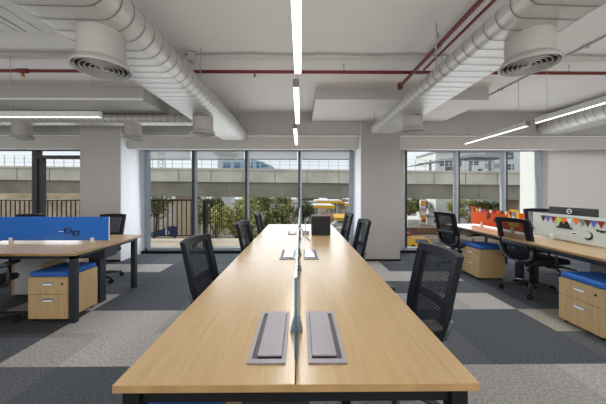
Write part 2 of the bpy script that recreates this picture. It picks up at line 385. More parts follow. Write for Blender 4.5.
for y in (.9, 2.62): MB().tube([(1.36, y, 2.82), (1.36, y, CE)], .008, 8).tube([(1.36+.034*math.cos(a*PI/8), y, 2.80+.034*math.sin(a*PI/8)) for a in range(17)], .006, 6).build('hanger', 'steel', t)
t = thing('sprinkler_pipe', 'slim dark pipe hugging the thicker red lengthwise pipe', 'pipe', (1.44, 2, 2.83))
MB().tube([(1.50, -2.0, 2.84), (1.50, 3.22, 2.84)], .014, 10).build('pipe', 'red', t)
t = thing('conduit', 'grey cable conduit clipped across the ceiling behind the red pipe', 'conduit', (0, 3.0, 2.9))
MB().tube([(-6.5, 3.0, 2.893), (-1.3, 3.0, 2.893)], .022, 8).build('wide_run', 'diffuser', t)
MB().tube([(-1.3+.25*k, 3.0+.012*math.sin(k*1.7), 2.905) for k in range(34)], .010, 8).build('cable_run', 'wire', t)
tag(MB().box(-1.245, -1.165, 2.93, 3.0, 2.80, 2.90, .006).tube([(-1.2, 2.96, 2.8), (-1.2, 2.96, 2.77)], .018).build('junction_box', 'diffuser'), 'small grey ceiling box beside the left big duct', 'junction box')
t = thing('conduit', 'slim conduit running lengthwise on the ceiling above the right hand lamps', 'conduit', (3.03, 2.5, 2.9))
MB().tube([(3.03, -1, 2.905), (3.03, 5.2, 2.905)], .013, 8).build('pipe', 'wire', t)
for y in (1.5, 2.8, 4.0): MB().box(3.0, 3.06, y-.01, y+.01, 2.885, CE).build('clip', 'wire', t)
# ------------------------------------------------------------------ pendant lamps
def lamp(label, axis, c, a0, a1, z=2.22, wires=(), glow='glow', group='linear pendant lamps'):
    """slim linear lamp along an axis; wires at positions along it"""
    mid = (a0+a1)/2
    t = thing('pendant_lamp', label, 'lamp', (c, mid, z) if axis == 'Y' else (mid, c, z), group=group)
    w = .026
    def bx(p, q, lo, hi, ww, bev=0):
        b = MB()
        return b.box(c-ww, c+ww, p, q, lo, hi, bev) if axis == 'Y' else b.box(p, q, c-ww, c+ww, lo, hi, bev)
    bx(a0+.004, a1-.004, z+.005, z+.066, w, .003).build('housing', 'lamp_body', t)
    bx(a0+.006, a1-.006, z, z+.006, w-.003 if group.startswith('centre') else w-.010).build('diffuser_strip', glow, t)
    for p, q in ((a0, a0+.004), (a1-.004, a1)): bx(p, q, z, z+.068, w).build('end_cap', 'lamp_end' if axis == 'Y' else 'lamp_body', t)
    for p in wires:
        P = (c, p) if axis == 'Y' else (p, c)
        MB().tube([(*P, z+.06), (*P, CE)], .0025, 6).build('suspension_wire', 'wire', t)
    return t
cg = 'centre row of linear pendant lamps'
lamp('glowing strip lamp over the long table, nearest and brightest of its row', 'Y', -.020, .66, 1.95, wires=(.9, 1.92), group=cg)
lamp('glowing strip lamp over the long table, middle of its row', 'Y', -.038, 2.19, 3.39, wires=(2.22, 3.3), group=cg)
lamp('shortest looking strip lamp over the far end of the long table by the windows', 'Y', -.075, 3.64, 4.92, wires=(3.7, 4.85), group=cg)
lamp('strip lamp hung crosswise in front of the left column above the blue screen', 'X', 3.11, -3.475, -2.32, wires=(-3.36, -2.42))
lamp('end of a strip lamp hung crosswise at the left picture edge', 'X', 3.11, -4.75, -3.50, wires=(-4.6,))
rg = 'right row of linear pendant lamps'
lamp('strip lamp slanting toward the right window, farther of the right pair', 'Y', 2.99, 3.47, 4.80, wires=(3.62, 4.72), group=rg)
lamp('strip lamp at the upper right edge, nearer of the right pair', 'Y', 2.97, 1.95, 3.33, wires=(3.18, 2.1), group=rg)

# ------------------------------------------------------------------ desks
TZ = .735
def power_module(parent, x, y, flip, wx=.135, ly=.39, lid='module'):
    """recessed cable tray with a hinged lid, set into the desktop"""
    b = MB()
    hx, hy = wx/2, ly/2
    z = TZ + .001
    for (xa, xb, ya, yb) in [(-hx, hx, -hy, -hy+.024), (-hx, hx, hy-.024, hy), (-hx, -hx+.014, -hy+.024, hy-.024), (hx-.014, hx, -hy+.024, hy-.024)]:
        b.box(x+xa, x+xb, y+ya, y+yb, z, z+.006)
    f = b.build('power_module', 'module', parent)
    MB().box(x-hx+.014, x+hx-.014, y-hy+.022, y+hy-.022, z-.001, z+.0005).build('recess', 'module_dark', f)
    s = 1 if flip else -1
    MB().box(x-hx+.015+(.018 if s < 0 else 0), x+hx-.015-(.018 if s > 0 else 0), y-hy+.036, y+hy-.032, z+.004, z+.012, .003).build('lid', lid, f)
    return f
t = thing('bench_desk', 'long oak topped bench of six workplaces running from the foreground to the windows', 'desk', (0, 2.95, 0))
ys = [.862, 2.36, 3.73, 5.08]
for i in range(3):
    for x0, x1 in ((-.608, -.0185), (-.0155, .586)):
        MB().box(x0, x1, ys[i]+(.001 if i else 0), ys[i+1]-.001, TZ-.025, TZ, .0015, seg=1).build('desktop', ['woodY'], t)
for i in range(3):
    for s in (-1, 1):
        if i == 2 and s > 0: continue
        power_module(t, -.125 if s < 0 else .0985, [1.166, 2.64, 4.03][i], s > 0, .141 if i < 2 else .125, [.412, .385, .34][i], 'module' if i == 0 else 'module_reflection')  # farther lids paler and glossier, window reflection put into their colour
MB().box(-.606, .584, .861, .8625, TZ-.0245, TZ-.001).build('edge_band', 'wood_edge', t)
MB().box(-.571, .541, .90, .95, TZ-.085, TZ-.026).box(-.571, .541, 5.0, 5.05, TZ-.07, TZ-.026).box(-.566, -.526, .95, 5.0, TZ-.07, TZ-.026).box(.496, .536, .95, 5.0, TZ-.07, TZ-.026).build('under_frame', 'black', t)
for (x, y) in [(-.561, .91), (.531, .91), (-.561, 5.04), (.531, 5.04)]:
    MB().box(x-.028, x+.028, y-.028, y+.028, 0, TZ-.026, .003).build('leg', 'black', t)
for y in (2.36, 3.73):
    MB().box(-.118, .082, y-.05, y+.05, .01, TZ-.03, .004).box(-.158, .122, y-.1, y+.1, 0, .012).build('leg', 'black', t)
MB().box(-.138, .102, 1.2, 4.8, TZ-.16, TZ-.10).build('cable_tray', 'black', t)
# glass dividers along the middle of the bench
gl = ['glass desk divider standing on the near third of the long table', 'glass desk divider standing on the middle third of the long table', 'glass desk divider standing on the far third of the long table by the windows']
for i, (a, c) in enumerate([(.975, 2.33), (2.40, 3.70), (3.77, 5.04)]):
    d = thing('desk_divider', gl[i], 'desk divider', (-.018, (a+c)/2, TZ), group='glass dividers along the long table')
    MB().box(-.022, -.014, a+.002, c-.002, TZ+.012, TZ+.31).build('glass_panel', 'screen_glass', d)
    MB().box(-.0225, -.0135, a, a+.003, TZ+.012, TZ+.31).box(-.0225, -.0135, c-.003, c, TZ+.012, TZ+.31).box(-.0225, -.0135, a, c, TZ+.307, TZ+.311).box(-.0225, -.0135, a, c, TZ+.010, TZ+.013).build('edge', 'glass_edge', d)
    for y in (a+.22, c-.22):
        MB().prism([(-.028, 0), (.028, 0), (.012, .065), (-.012, .065)], lambda u, v, dd: (u-.018, dd, TZ+.001+v), y-.018, y+.018).build('clip', 'module', d)
# box, cables at the far end
t = thing('desktop_unit', 'dark grey cube shaped unit standing at the far right of the long table', 'desktop unit', (.29, 3.87, TZ))
MB().box(.157, .425, 3.77, 3.98, TZ+.004, TZ+.276, .006).build('case', 'box', t)
MB().box(.170, .412, 3.766, 3.771, TZ+.02, TZ+.262, .002).build('front_cover', 'paper_black', t)
MB().box(.18, .40, 3.80, 3.96, TZ+.001, TZ+.006).build('foot_pad', 'black', t)
tag(MB().tube([(.15, 3.95, TZ+.22), (.11, 3.92, TZ+.24), (.075, 3.86, TZ+.19), (.065, 3.78, TZ+.10), (.07, 3.70, TZ+.02), (.09, 3.55, TZ+.008), (.12, 3.35, TZ+.008)], .006, 8).build('cable', 'panel_grey'), 'pale grey cable arching down beside the dark cube on the table', 'cable')
t = thing('plug_adapter', 'small grey plug adapter lying at the foot of the glass divider near the dark cube', 'adapter', (.06, 3.93, TZ))
MB().box(.025, .13, 3.90, 3.96, TZ+.001, TZ+.045, .008).build('body', 'panel_grey', t); MB().tube([(.03, 3.92, TZ+.04), (.015, 3.90, TZ+.08)], .007, 8).build('lead', 'black', t)

def bench(label, x0, x1, y0, y1, mid_axis, seams, wood):
    t = thing('bench_desk', label, 'desk', ((x0+x1)/2, (y0+y1)/2, 0))
    if mid_axis == 'Y':      # desk rows face across y, bench runs along x
        my = (y0+y1)/2; cuts = [x0] + seams + [x1]
        for a, c in zip(cuts, cuts[1:]):
            for p, q in ((y0, my-.004), (my+.004, y1)): MB().box(a+.001, c-.001, p, q, TZ-.025, TZ, .0015, seg=1).build('desktop', wood, t)
        MB().box(x0, x1, y0-.001, y0+.0005, TZ-.0245, TZ-.001).box(x1-.0005, x1+.001, y0, y1, TZ-.0245, TZ-.001).build('edge_band', 'wood_edge', t)
    else:
        mx = (x0+x1)/2; cuts = [y0] + seams + [y1]
        for a, c in zip(cuts, cuts[1:]):
            for p, q in ((x0, mx-.004), (mx+.004, x1)): MB().box(p, q, a+.001, c-.001, TZ-.025, TZ, .0015, seg=1).build('desktop', wood, t)
        MB().box(x0-.001, x0+.0005, y0, y1, TZ-.0245, TZ-.001).build('edge_band', 'wood_edge', t)
    i = .06
    MB().box(x0+i, x1-i, y0+i, y0+i+.045, TZ-.07, TZ-.026).box(x0+i, x1-i, y1-i-.045, y1-i, TZ-.07, TZ-.026).box(x0+i, x0+i+.045, y0+i, y1-i, TZ-.07, TZ-.026).box(x1-i-.045, x1-i, y0+i, y1-i, TZ-.07, TZ-.026).build('under_frame', 'charcoal', t)
    for x in (x0+i+.03, x1-i-.03):
        for y in (y0+i+.03, y1-i-.03): MB().box(x-.030, x+.030, y-.030, y+.030, 0, TZ-.03, .004).build('leg', 'charcoal', t)
    return t
bl = bench('oak topped bench at the left with charcoal legs and a blue screen', -6.8, -2.27, 2.70, 3.88, 'Y', [-3.79, -5.3], 'woodX')
MB().box(-2.58, -2.44, 3.26, 3.36, 0, TZ-.03, .004).build('cable_riser', 'charcoal', bl)
MB().box(-3.7, -2.36, 3.22, 3.44, TZ-.18, TZ-.05, .004).build('cable_tray', 'charcoal', bl)
br = bench('oak topped bench at the right running toward the right window', 2.80, 3.98, .6, 5.12, 'X', [2.12, 3.64], 'woodY')
for y in (2.12, 3.98): MB().box(3.26, 3.34, y-.04, y+.04, 0, TZ-.03, .004).box(3.48, 3.56, y-.04, y+.04, 0, TZ-.03, .004).build('leg', 'charcoal', br)
MB().box(3.25, 3.5, .9, 4.9, TZ-.18, TZ-.05, .004).build('cable_tray', 'charcoal', br)

# blue screen with spectacles sticker
t = thing('desk_screen', 'blue translucent desk screen with a spectacles sticker on the left bench', 'desk screen', (-3.05, 3.29, TZ))
MB().box(-3.685, -2.352, 3.285, 3.293, TZ+.025, TZ+.315, .003).build('panel', 'acrylic_blue', t)
MB().box(-2.353, -2.349, 3.284, 3.294, TZ+.025, TZ+.315).build('edge', 'f_white', t)
for x in (-3.54, -2.55): MB().box(x-.02, x+.02, 3.27, 3.305, TZ+.001, TZ+.06, .006).build('clip', 'clip', t)
g = MB(); cx, cz = -2.80, .865; zz = []
for s in (-1, 1):
    ring = [(cx+s*.048+.036*math.cos(a*PI/10), 3.281, cz-s*.016+.030*math.sin(a*PI/10)) for a in range(21)]
    g.tube(ring, .0065, 6, cap=False)
g.tube([(cx-.014, 3.281, cz+.006), (cx+.014, 3.281, cz-.002)], .006, 6).tube([(cx-.084, 3.281, cz+.020), (cx-.09, 3.281, cz+.05)], .005, 6).tube([(cx+.084, 3.281, cz-.010), (cx+.085, 3.281, cz+.02)], .005, 6)
tag(g.build('spectacles_sticker', 'paper_black'), 'black spectacles shaped sticker on the blue desk screen', 'sticker')
tag(MB().box(-2.96, -2.905, 3.282, 3.2845, .868, .874).build('tape_strip', 'f_white'), 'small pale strip of tape beside the spectacles sticker on the blue screen', 'tape')
t = thing('desk_screen', 'white frosted desk screen just entering at the left edge beside the blue one', 'desk screen', (-4.4, 3.29, TZ))
MB().box(-5.1, -3.72, 3.285, 3.293, TZ+.025, TZ+.09, .003).build('panel', 'f_white', t)
for x in (-4.95, -3.92): MB().box(x-.02, x+.02, 3.27, 3.305, TZ+.001, TZ+.06, .006).build('clip', 'clip', t)

# screens on the right bench (plane x = 3.29)
SX = 3.29
def onx(px, py, X=SX):
    u = (px-303)/F; c, s = math.cos(TH), math.sin(TH)
    rx, ry = u*c+s, c-u*s; k = X/rx
    return ry*k, H + (HY-py)/F*k
t = thing('desk_screen', 'frosted white desk screen with bunting and black cutouts on the right bench', 'desk screen', (SX, 2.9, TZ))
MB().box(SX-.004, SX+.004, 2.20, 3.72, TZ+.02, TZ+.335, .002).build('panel', 'acrylic_white', t)
MB().box(SX-.005, SX+.005, 3.72, 3.726, TZ+.02, TZ+.335).build('edge', 'f_white', t)
for y in (3.45, 2.4): MB().box(SX-.018, SX+.018, y-.02, y+.02, TZ+.001, TZ+.07, .006).build('clip', 'f_white', t)
t = thing('desk_screen', 'orange desk screen covered with dark leaf cutouts at the far end of the right bench', 'desk screen', (SX, 4.5, TZ))
MB().box(SX-.004, SX+.004, 3.88, 5.10, TZ+.02, TZ+.30, .002).build('panel', 'orange', t)
for y in (4.8, 4.1): MB().box(SX-.018, SX+.018, y-.02, y+.02, TZ+.001, TZ+.07, .006).build('clip', 'f_white', t)
for q in (5.06, 4.98, 4.84): MB().box(SX-.005, SX+.005, q-.03, q+.03, TZ+.29, TZ+.335, .006).build('battlement', 'orange', t)

def bunting(label, flags, X, size):
    """flags: (y, ztop, material)"""
    t = thing('bunting', label, 'bunting', (X, flags[len(flags)//2][0], flags[len(flags)//2][1]))
    MB().tube([(X-.003, y, z) for y, z, _ in flags], .0025, 6).build('string', 'paper_black', t)
    for y, z, m in flags:
        MB().prism([(-size*.5, 0), (size*.5, 0), (0, -size*1.05)], lambda u, v, d: (X-d, y+u, z+v), .002, .004).build('flag', m, t)
px = lambda x, y: (526+x/6.74, 200+y/6.74)
fl = [(120, 104, 'f_maroon'), (152, 107, 'f_blue'), (190, 112, 'f_red'), (226, 118, 'f_lime'), (258, 120, 'f_orange'), (298, 122, 'f_white'), (340, 124, 'f_orange'), (385, 133, 'f_grey'), (420, 136, 'f_maroon'), (462, 141, 'f_blue'), (512, 145, 'f_red')]
ff = []
for a, c, m in fl:
    y, z = onx(*px(a, c)); ff.append((y, z, m))
last = ff[-1][0]
for k, m in enumerate(['f_lime', 'f_orange', 'f_maroon', 'f_blue']): ff.append((last-.13*(k+1), ff[10][1], m))
bunting('string of coloured triangular flags along the frosted white screen', ff, SX-.006, .075)
o2 = [(5.00, 'f_maroon'), (4.92, 'f_lime'), (4.84, 'f_white'), (4.75, 'f_blue'), (4.66, 'f_red'), (4.56, 'f_white'), (4.47, 'f_red'), (4.39, 'f_orange'), (4.30, 'f_maroon'), (4.22, 'f_white'), (4.13, 'f_red'), (4.05, 'f_purple')]
bunting('string of small coloured flags along the orange screen top', [(y, 1.045, m) for y, m in o2], SX-.008, .07)
def cutout(name, label, poly, yc, zc, X, m='paper_black', d=.003):
    return tag(MB().prism(poly, lambda u, v, dd: (X-dd, yc-u, zc+v), .0005, d).build(name, m), label, 'paper cutout')
y, z = onx(*px(262, 192))
hat = [(-.105, 0), (.105, 0), (.10, .018), (.075, .022)] + [(.07*math.cos(a*PI/10), .022+.075*math.sin(a*PI/10)) for a in range(11)] + [(-.075, .022), (-.10, .018)]
cutout('hat_cutout', 'black bowler hat paper cutout on the frosted white screen', hat, y, z, SX-.005)
y, z = onx(*px(424, 242))
moon = [(.05*math.cos(a), .05*math.sin(a)) for a in [R(-150+10*k) for k in range(25)]] + [(-.012+.042*math.cos(a), .012+.042*math.sin(a)) for a in [R(85-10*k) for k in range(21)]]
cutout('moon_cutout', 'black crescent moon paper cutout on the frosted white screen', moon, y, z, SX-.005)
y, z = onx(*px(516, 214))
bat = [(-.06, .012), (-.04, .02), (-.015, .006), (-.008, .016), (.0, .01), (.008, .016), (.015, .006), (.04, .02), (.06, .012), (.05, -.008), (.03, -.004), (.012, -.016), (0, -.008), (-.012, -.016), (-.03, -.004), (-.05, -.008)]
cutout('bat_cutout', 'small black bat paper cutout on the frosted white screen', bat, y, z, SX-.005)
y, z = onx(*px(330, 226))
tag(MB().box(SX-.0065, SX-.004, y-.04, y+.04, z-.018, z+.018).box(SX-.008, SX-.006, y-.025, y+.03, z-.006, z+.006, m=1).build('name_tag', ['f_white', 'paper_black']), 'small white tag with a dark bar on the frosted white screen', 'tag')
y, z = onx(*px(56, 190))
tag(MB().tube([(SX-.02, y, z+.04), (SX-.028, y, z), (SX-.02, y, z-.05)], .007, 8).box(SX-.012, SX-.004, y-.012, y+.012, z-.008, z+.008).build('hook', 'paper_black'), 'small black hook near the far edge of the frosted white screen', 'hook')
leafp = [(-.05, -.05), (-.02, -.06), (.03, -.03), (.06, .03), (.05, .07), (.01, .06), (-.03, .03)]
cutout('leaf_cutout', 'dark leaf paper cutout high on the orange screen', leafp, 4.62, .93, SX-.005, 'f_maroon')
cutout('leaf_cutout', 'dark leaf paper cutout low on the orange screen', [(u*.7, v*.6) for u, v in leafp], 4.47, .87, SX-.005, 'f_maroon')
cutout('bat_cutout', 'dark bat paper cutout in the middle of the orange screen', [(u*1.1, v*2) for u, v in bat], 4.30, .92, SX-.005, 'f_maroon')
t = thing('paper_frame', 'yellow paper frame with a small picture on the orange screen', 'paper cutout', (SX-.007, 4.07, .95))
MB().prism([(-.10, -.13), (.10, -.13), (.11, .0), (.10, .10), (.06, .13), (-.06, .13), (-.10, .10), (-.11, 0)], lambda u, v, d: (SX-d, 4.07-u, .95+v), .006, .009).build('backing', 'f_yellow', t)
MB().prism([(-.05, -.07), (.05, -.07), (.05, .06), (-.05, .06)], lambda u, v, d: (SX-d, 4.07-u, .96+v), .009, .011).build('picture', 'f_grey', t)
MB().prism([(-.022, -.06), (.022, -.06), (.03, .0), (.0, .04), (-.03, 0)], lambda u, v, d: (SX-d, 4.07-u, .96+v), .011, .012).build('figure', 'f_white', t)

# monitor seen from behind
t = thing('monitor', 'black computer monitor seen from behind the frosted white screen, round badge on its back', 'monitor', (3.62, 3.50, TZ))
MB().box(3.60, 3.63, 3.20, 3.83, .80, 1.145, .008).build('shell', 'black_plastic', t)
MB().box(3.63, 3.636, 3.22, 3.81, .82, 1.13).build('display', 'dark', t)
MB().box(3.565, 3.60, 3.42, 3.62, .86, 1.05, .01).build('back_cover', 'black_plastic', t)
MB().box(3.55, 3.58, 3.49, 3.55, TZ+.012, .95, .005).build('stand', 'black_plastic', t); MB().box(3.50, 3.72, 3.41, 3.63, TZ, TZ+.014, .005).build('base', 'black_plastic', t)
bd = MB().tube([(3.592, 3.525+.030*math.cos(a*PI/12), 1.095+.030*math.sin(a*PI/12)) for a in range(25)], .0045, 6, cap=False).build('badge', 'f_white', t)
def text_mesh(body, size, name, m, parent, loc, rot):
    cu = bpy.data.curves.new(name, 'FONT'); cu.body = body; cu.size = size; cu.align_x = 'CENTER'; cu.align_y = 'CENTER'; cu.extrude = .0008
    o = bpy.data.objects.new(name, cu); C.objects.link(o)
    dg = bpy.context.evaluated_depsgraph_get(); me = bpy.data.meshes.new_from_object(o.evaluated_get(dg))
    C.objects.unlink(o); bpy.data.objects.remove(o)
    me.materials.clear(); me.materials.append(M[m])
    q = bpy.data.objects.new(name, me); C.objects.link(q)
    off = Vector((0,0,0)); r = parent
    while r: off += r.location; r = r.parent
    q.parent = parent; q.location = Vector(loc)-off; q.rotation_euler = rot
    return q
text_mesh('DELL', .022, 'badge_lettering', 'f_white', bd, (3.590, 3.525, 1.095), (PI/2, 0, -PI/2))

# ------------------------------------------------------------------ pedestals
def pedestal(label, loc, rz, cushion=True, grp='drawer pedestals'):
    """front faces local -y; x centred, y from 0 (front) to depth"""
    t = thing('drawer_pedestal', label, 'pedestal', loc, rz, grp)
    w, d, h = .41, .41, .465
    hw = w/2
    MB().box(-hw, hw, .018, d, .03, h, .003).build('body', 'wood_cab', t, True)
    for z0, z1 in ((.292, h-.006), (.034, .288)):
        dr_ = MB().box(-hw+.002, hw-.002, 0, .0178, z0, z1, .002).build('drawer', 'wood_cab', t, True)
        zc = z1 - .062
        MB().box(-.055, .055, -.004, .001, zc-.020, zc+.020, .002).box(-.046, .046, -.005, -.003, zc-.012, zc+.006, .001, m=1).box(-.046, .046, -.0045, -.003, zc+.006, zc+.013, m=2).build('handle', ['steel', 'chrome', 'dark'], dr_, True)
    MB().tube([(hw-.055, .002, h-.065), (hw-.055, -.006, h-.065)], .010, 14).build('lock', 'black', t, True)
    for x in (-hw+.04, hw-.04):
        for y in (.05, d-.05): MB().tube([(x, y, 0), (x, y, .032)], .02, 12).build('foot', 'black', t, True)
    if cushion: MB().box(-hw+.004, hw-.004, .004, d, h+.001, h+.055, .022, seg=4).build('cushion', 'blue', t, True, smooth=True)
    return t
pedestal('oak drawer pedestal with a blue cushion under the near corner of the left bench', (-2.63, 2.79, 0), 0)
pedestal('oak drawer pedestal with a blue cushion under the far part of the right bench', (2.73, 4.26, 0), -PI/2)
pedestal('oak drawer pedestal with a blue cushion at the right picture edge', (2.73, 2.585, 0), -PI/2)
pedestal('drawer pedestal with a blue cushion under the near left end of the long table', (-.52, 1.02, 0), 0)
pedestal('oak pedestal seen from behind under the far side of the left bench', (-3.02, 3.74, 0), PI, False)
t = thing('cabinet', 'low grey backed cabinet under the left bench behind the near pedestal', 'cabinet', (-3.48, 3.7, 0))
MB().box(-3.70, -3.26, 3.47, 3.48, .03, .60).build('back_panel', 'panel_grey', t)
MB().box(-3.72, -3.70, 3.46, 3.74, .02, .62).box(-3.26, -3.24, 3.46, 3.74, .02, .62).box(-3.72, -3.24, 3.46, 3.74, .60, .62).box(-3.7, -3.26, 3.48, 3.74, .03, .05).build('carcass', 'wood_cab', t)
t = thing('cabinet', 'low grey sided cabinet under the far side of the right bench', 'cabinet', (3.72, 3.0, 0))
MB().box(3.52, 3.54, 2.75, 3.2, .03, .50).build('back_panel', 'panel_grey', t)
MB().box(3.54, 3.93, 2.75, 2.77, .02, .50).box(3.54, 3.93, 3.18, 3.2, .02, .5).box(3.52, 3.93, 2.75, 3.2, .50, .52).build('carcass', 'wood_cab', t)

# ------------------------------------------------------------------ swivel chairs
def bpt(u, v, off=0):
    """point on the backrest surface: u across -1..1, v upward 0..1; occupant faces +y"""
    w = .178 + .037*min(1, v/.28) if v < .28 else .215
    z = .445 + .55*v
    y = -.215 - .122*v + .03*u*u + off
    return Vector((u*w, y, z - .012*u*u*(v > .9)))
def back_patch(cells, off, thick, nu=15, nv=20, keep=None):
    b = MB(); grid = {}
    def V(i, j, k):
        if (i, j, k) not in grid: grid[(i, j, k)] = b.bm.verts.new(bpt(-1+2*i/nu, j/nv, off + (thick if k else 0)))
        return grid[(i, j, k)]
    S = {(i, j) for i in range(nu) for j in range(nv) if cells(-1+2*(i+.5)/nu, (j+.5)/nv)}
    for (i, j) in S:
        b.bm.faces.new((V(i,j,0), V(i+1,j,0), V(i+1,j+1,0), V(i,j+1,0)))
        if thick:
            b.bm.faces.new((V(i,j,1), V(i,j+1,1), V(i+1,j+1,1), V(i+1,j,1)))
            for (di, dj, p, q) in ((-1,0,(i,j),(i,j+1)), (1,0,(i+1,j+1),(i+1,j)), (0,-1,(i+1,j),(i,j)), (0,1,(i,j+1),(i+1,j+1))):
                if (i+di, j+dj) not in S: b.bm.faces.new((V(*p,0), V(*q,0), V(*q,1), V(*p,1)))
    return b
def make_chair(label, loc, rz, group):
    t = thing('swivel_chair', label, 'chair', loc, rz, group)
    bk = back_patch(lambda u, v: abs(u) > .72 or v > .90 or v < .12, -.022, .040).build('backrest_frame', 'chair_frame', t, True, smooth=False)
    back_patch(lambda u, v: abs(u) < .84 and v > .40 and v < .94, .004, 0).build('mesh_panel', 'mesh_thin', bk, True, smooth=True, recalc=False)
    back_patch(lambda u, v: abs(u) < .84 and v > .05 and v < .40, .004, 0).build('lower_mesh', 'mesh', bk, True, smooth=True, recalc=False)
    back_patch(lambda u, v: abs(u) < .80 and .33 < v < .44, -.028, .010).build('lumbar_support', 'chair_grey', bk, True, smooth=True)
    # lower cradle of the back, highlight put into its grey, joined to the mechanism
    MB().tube([bpt(-.95, .30, -.028), bpt(-.95, .1, -.03), bpt(-.7, .02, -.035), bpt(0, -.03, -.04), bpt(.7, .02, -.035), bpt(.95, .1, -.03), bpt(.95, .30, -.028)], .018, 8).tube([bpt(0, -.02, -.03), (0, -.16, .40), (0, -.02, .395)], .024, 8).build('back_cradle', 'chair_grey', t, True)
    # seat
    b = MB().box(-.24, .24, -.20, .28, .415, .485, .03, seg=4)
    for v in b.bm.verts:
        v.co.z += -.02*max(0, (v.co.y-.15)/.13)**2 + .008*(v.co.x/.24)**2
    b.build('seat', 'seat', t, True, smooth=True)
    MB().box(-.11, .11, -.12, .14, .375, .418, .01).tube([(.10, .03, .395), (.26, .05, .392)], .008, 8).build('mechanism', 'black_plastic', t, True)
    for s in (-1, 1):
        ar = MB().tube([(s*.14, .0, .405), (s*.255, -.01, .41), (s*.285, -.01, .45), (s*.285, -.01, .615)], [.016, .018, .022, .02], 10).build('armrest', 'black_plastic', t, True)
        MB().box(s*.285-.042, s*.285+.042, -.13, .12, .615, .648, .014, seg=3).build('arm_pad', 'black_plastic', ar, True, smooth=True)
    MB().tube([(0, 0, .10), (0, 0, .25)], .03, 16).tube([(0, 0, .25), (0, 0, .385)], .017, 14).build('gas_lift', 'black', t, True)
    bs = MB().lathe([(0, .06), (.055, .065), (.05, .115), (.035, .135), (0, .135)], (0,0,0), 24).build('hub', 'black_plastic', t, True)
    for k in range(5):
        a = 2*PI*k/5 + .3; d = Vector((math.cos(a), math.sin(a), 0))
        lg = MB().tube([d*.03+Vector((0,0,.108)), d*.17+Vector((0,0,.10)), d*.315+Vector((0,0,.072))], [.027, .022, .015], 8).build('base_leg', 'black_plastic', t, True)
        n = Vector((-d.y, d.x, 0)); cb = MB(); c0 = d*.315
        cb.tube([c0+Vector((0,0,.075)), c0+Vector((0,0,.045))], .008, 8)
        for s in (-1, 1): cb.tube([c0+n*s*.008+Vector((0,0,.028)), c0+n*s*.024+Vector((0,0,.028))], .0275, 14)
        cb.build('caster', 'black', lg, True)
    return t
lg_ = 'swivel chairs along the left side of the long table'; rg_ = 'swivel chairs along the right side of the long table'
og_ = 'swivel chairs at the side benches'
proto = make_chair('black mesh swivel chair at the left side of the long table, nearest of three', (-.54, 2.14, 0), R(-95), lg_)
def place(label, x, y, deg, group):
    c = copy_tree(proto); c.location = (x, y, 0); c.rotation_euler = (0, 0, R(deg)); c['label'] = label; c['group'] = group; return c
place('black mesh swivel chair at the left side of the long table, second from the camera', -.41, 3.27, -96, lg_)
place('black mesh swivel chair at the far left end of the long table by the windows', -.45, 4.69, -92, lg_)
place('large black mesh swivel chair at the near right side of the long table', .60, 1.715, 95, rg_)
place('black mesh swivel chair at the right side of the long table before the middle column', .53, 3.46, 94, rg_)
place('mesh swivel chair at the far right end of the long table beside the dark cube', .52, 4.50, 94, rg_)
place('black mesh swivel chair turned half away, standing at the middle of the right bench', 3.12, 3.56, -80, og_).scale = (1.07, 1.07, 1.02)
place('black mesh swivel chair at the far end of the right bench by the window', 2.79, 4.66, -76, og_).scale = (1.04, 1.04, 1.01)
place('black mesh swivel chair on the far side of the right bench beside the monitor', 4.21, 4.47, 163, og_).scale = (1.05, 1.05, 1.06)
place('black mesh swivel chair behind the right end of the blue screen, before the left column', -3.10, 4.09, 176, og_)
place('black mesh swivel chair mostly hidden behind the left part of the blue screen', -4.42, 4.09, 182, og_)
place('black swivel chair cut off by the left edge, seat under the left bench', -3.22, 2.62, 20, og_)

# ------------------------------------------------------------------ terrace outside
struct(MB().box(-9, -1.1, 6.2, 7.9, -.25, -.03).build('terrace_slab', 'terrace'))
t = thing('railing', 'black metal bar railing along the terrace edge outside the left windows', 'railing', (-5.5, 7.5, -.03))
MB().tube([(-9, 7.5, 1.12), (-2.95, 7.5, 1.12)], .024, 8).build('top_rail', 'railing', t)
MB().tube([(-9, 7.5, .12), (-2.95, 7.5, .12)], .015, 8).build('bottom_rail', 'railing', t)
n = 47
for k in range(n+1):
    x = -9 + 6.05*k/n
    MB().box(x-.011, x+.011, 7.489, 7.511, -.03 if k % 12 == 0 else .12, 1.12).build('baluster', 'railing', t)
t = thing('railing', 'short black railing turned back toward the building at the terrace end', 'railing', (-2.5, 7.3, -.03))
for (a, c) in [((-2.42, 6.75), (-2.62, 8.8))]:
    MB().tube([(*a, 1.12), (*c, 1.12)], .026, 8).build('top_rail', 'railing', t)
    MB().tube([(*a, .06), (*c, .06)], .016, 8).build('bottom_rail', 'railing', t)
    for k in range(8):
        f = k/7; x, y = a[0]+(c[0]-a[0])*f, a[1]+(c[1]-a[1])*f
        MB().box(x-.008, x+.008, y-.008, y+.008, .0, 1.12).build('baluster', 'railing', t)
MB().box(-2.46, -2.38, 6.71, 6.79, -.03, 1.14).build('end_post', 'railing', t)
t = thing('information_board', 'dark blue board with a white emblem leaning beyond the terrace railing', 'board', (-4.2, 8.2, -.2))
MB().prism([(-4.75, .04), (-3.87, -.06), (-3.87, .28), (-4.05, .28)], lambda u, v, d: (u, d, v), 8.3, 8.34).build('panel', 'blue_sign', t)
MB().tube([(-4.13+.045*math.cos(a*PI/8), 8.29, .07+.05*math.sin(a*PI/8)) for a in range(17)], .016, 6, cap=False).tube([(-4.17, 8.29, .07), (-4.17, 8.29, .20), (-4.12, 8.29, .20)], .016, 6).build('emblem', 'f_white', t)
MB().box(-4.6, -4.56, 8.32, 8.36, -4.5, .04).box(-3.95, -3.91, 8.32, 8.36, -4.5, .2).build('post', 'railing', t)

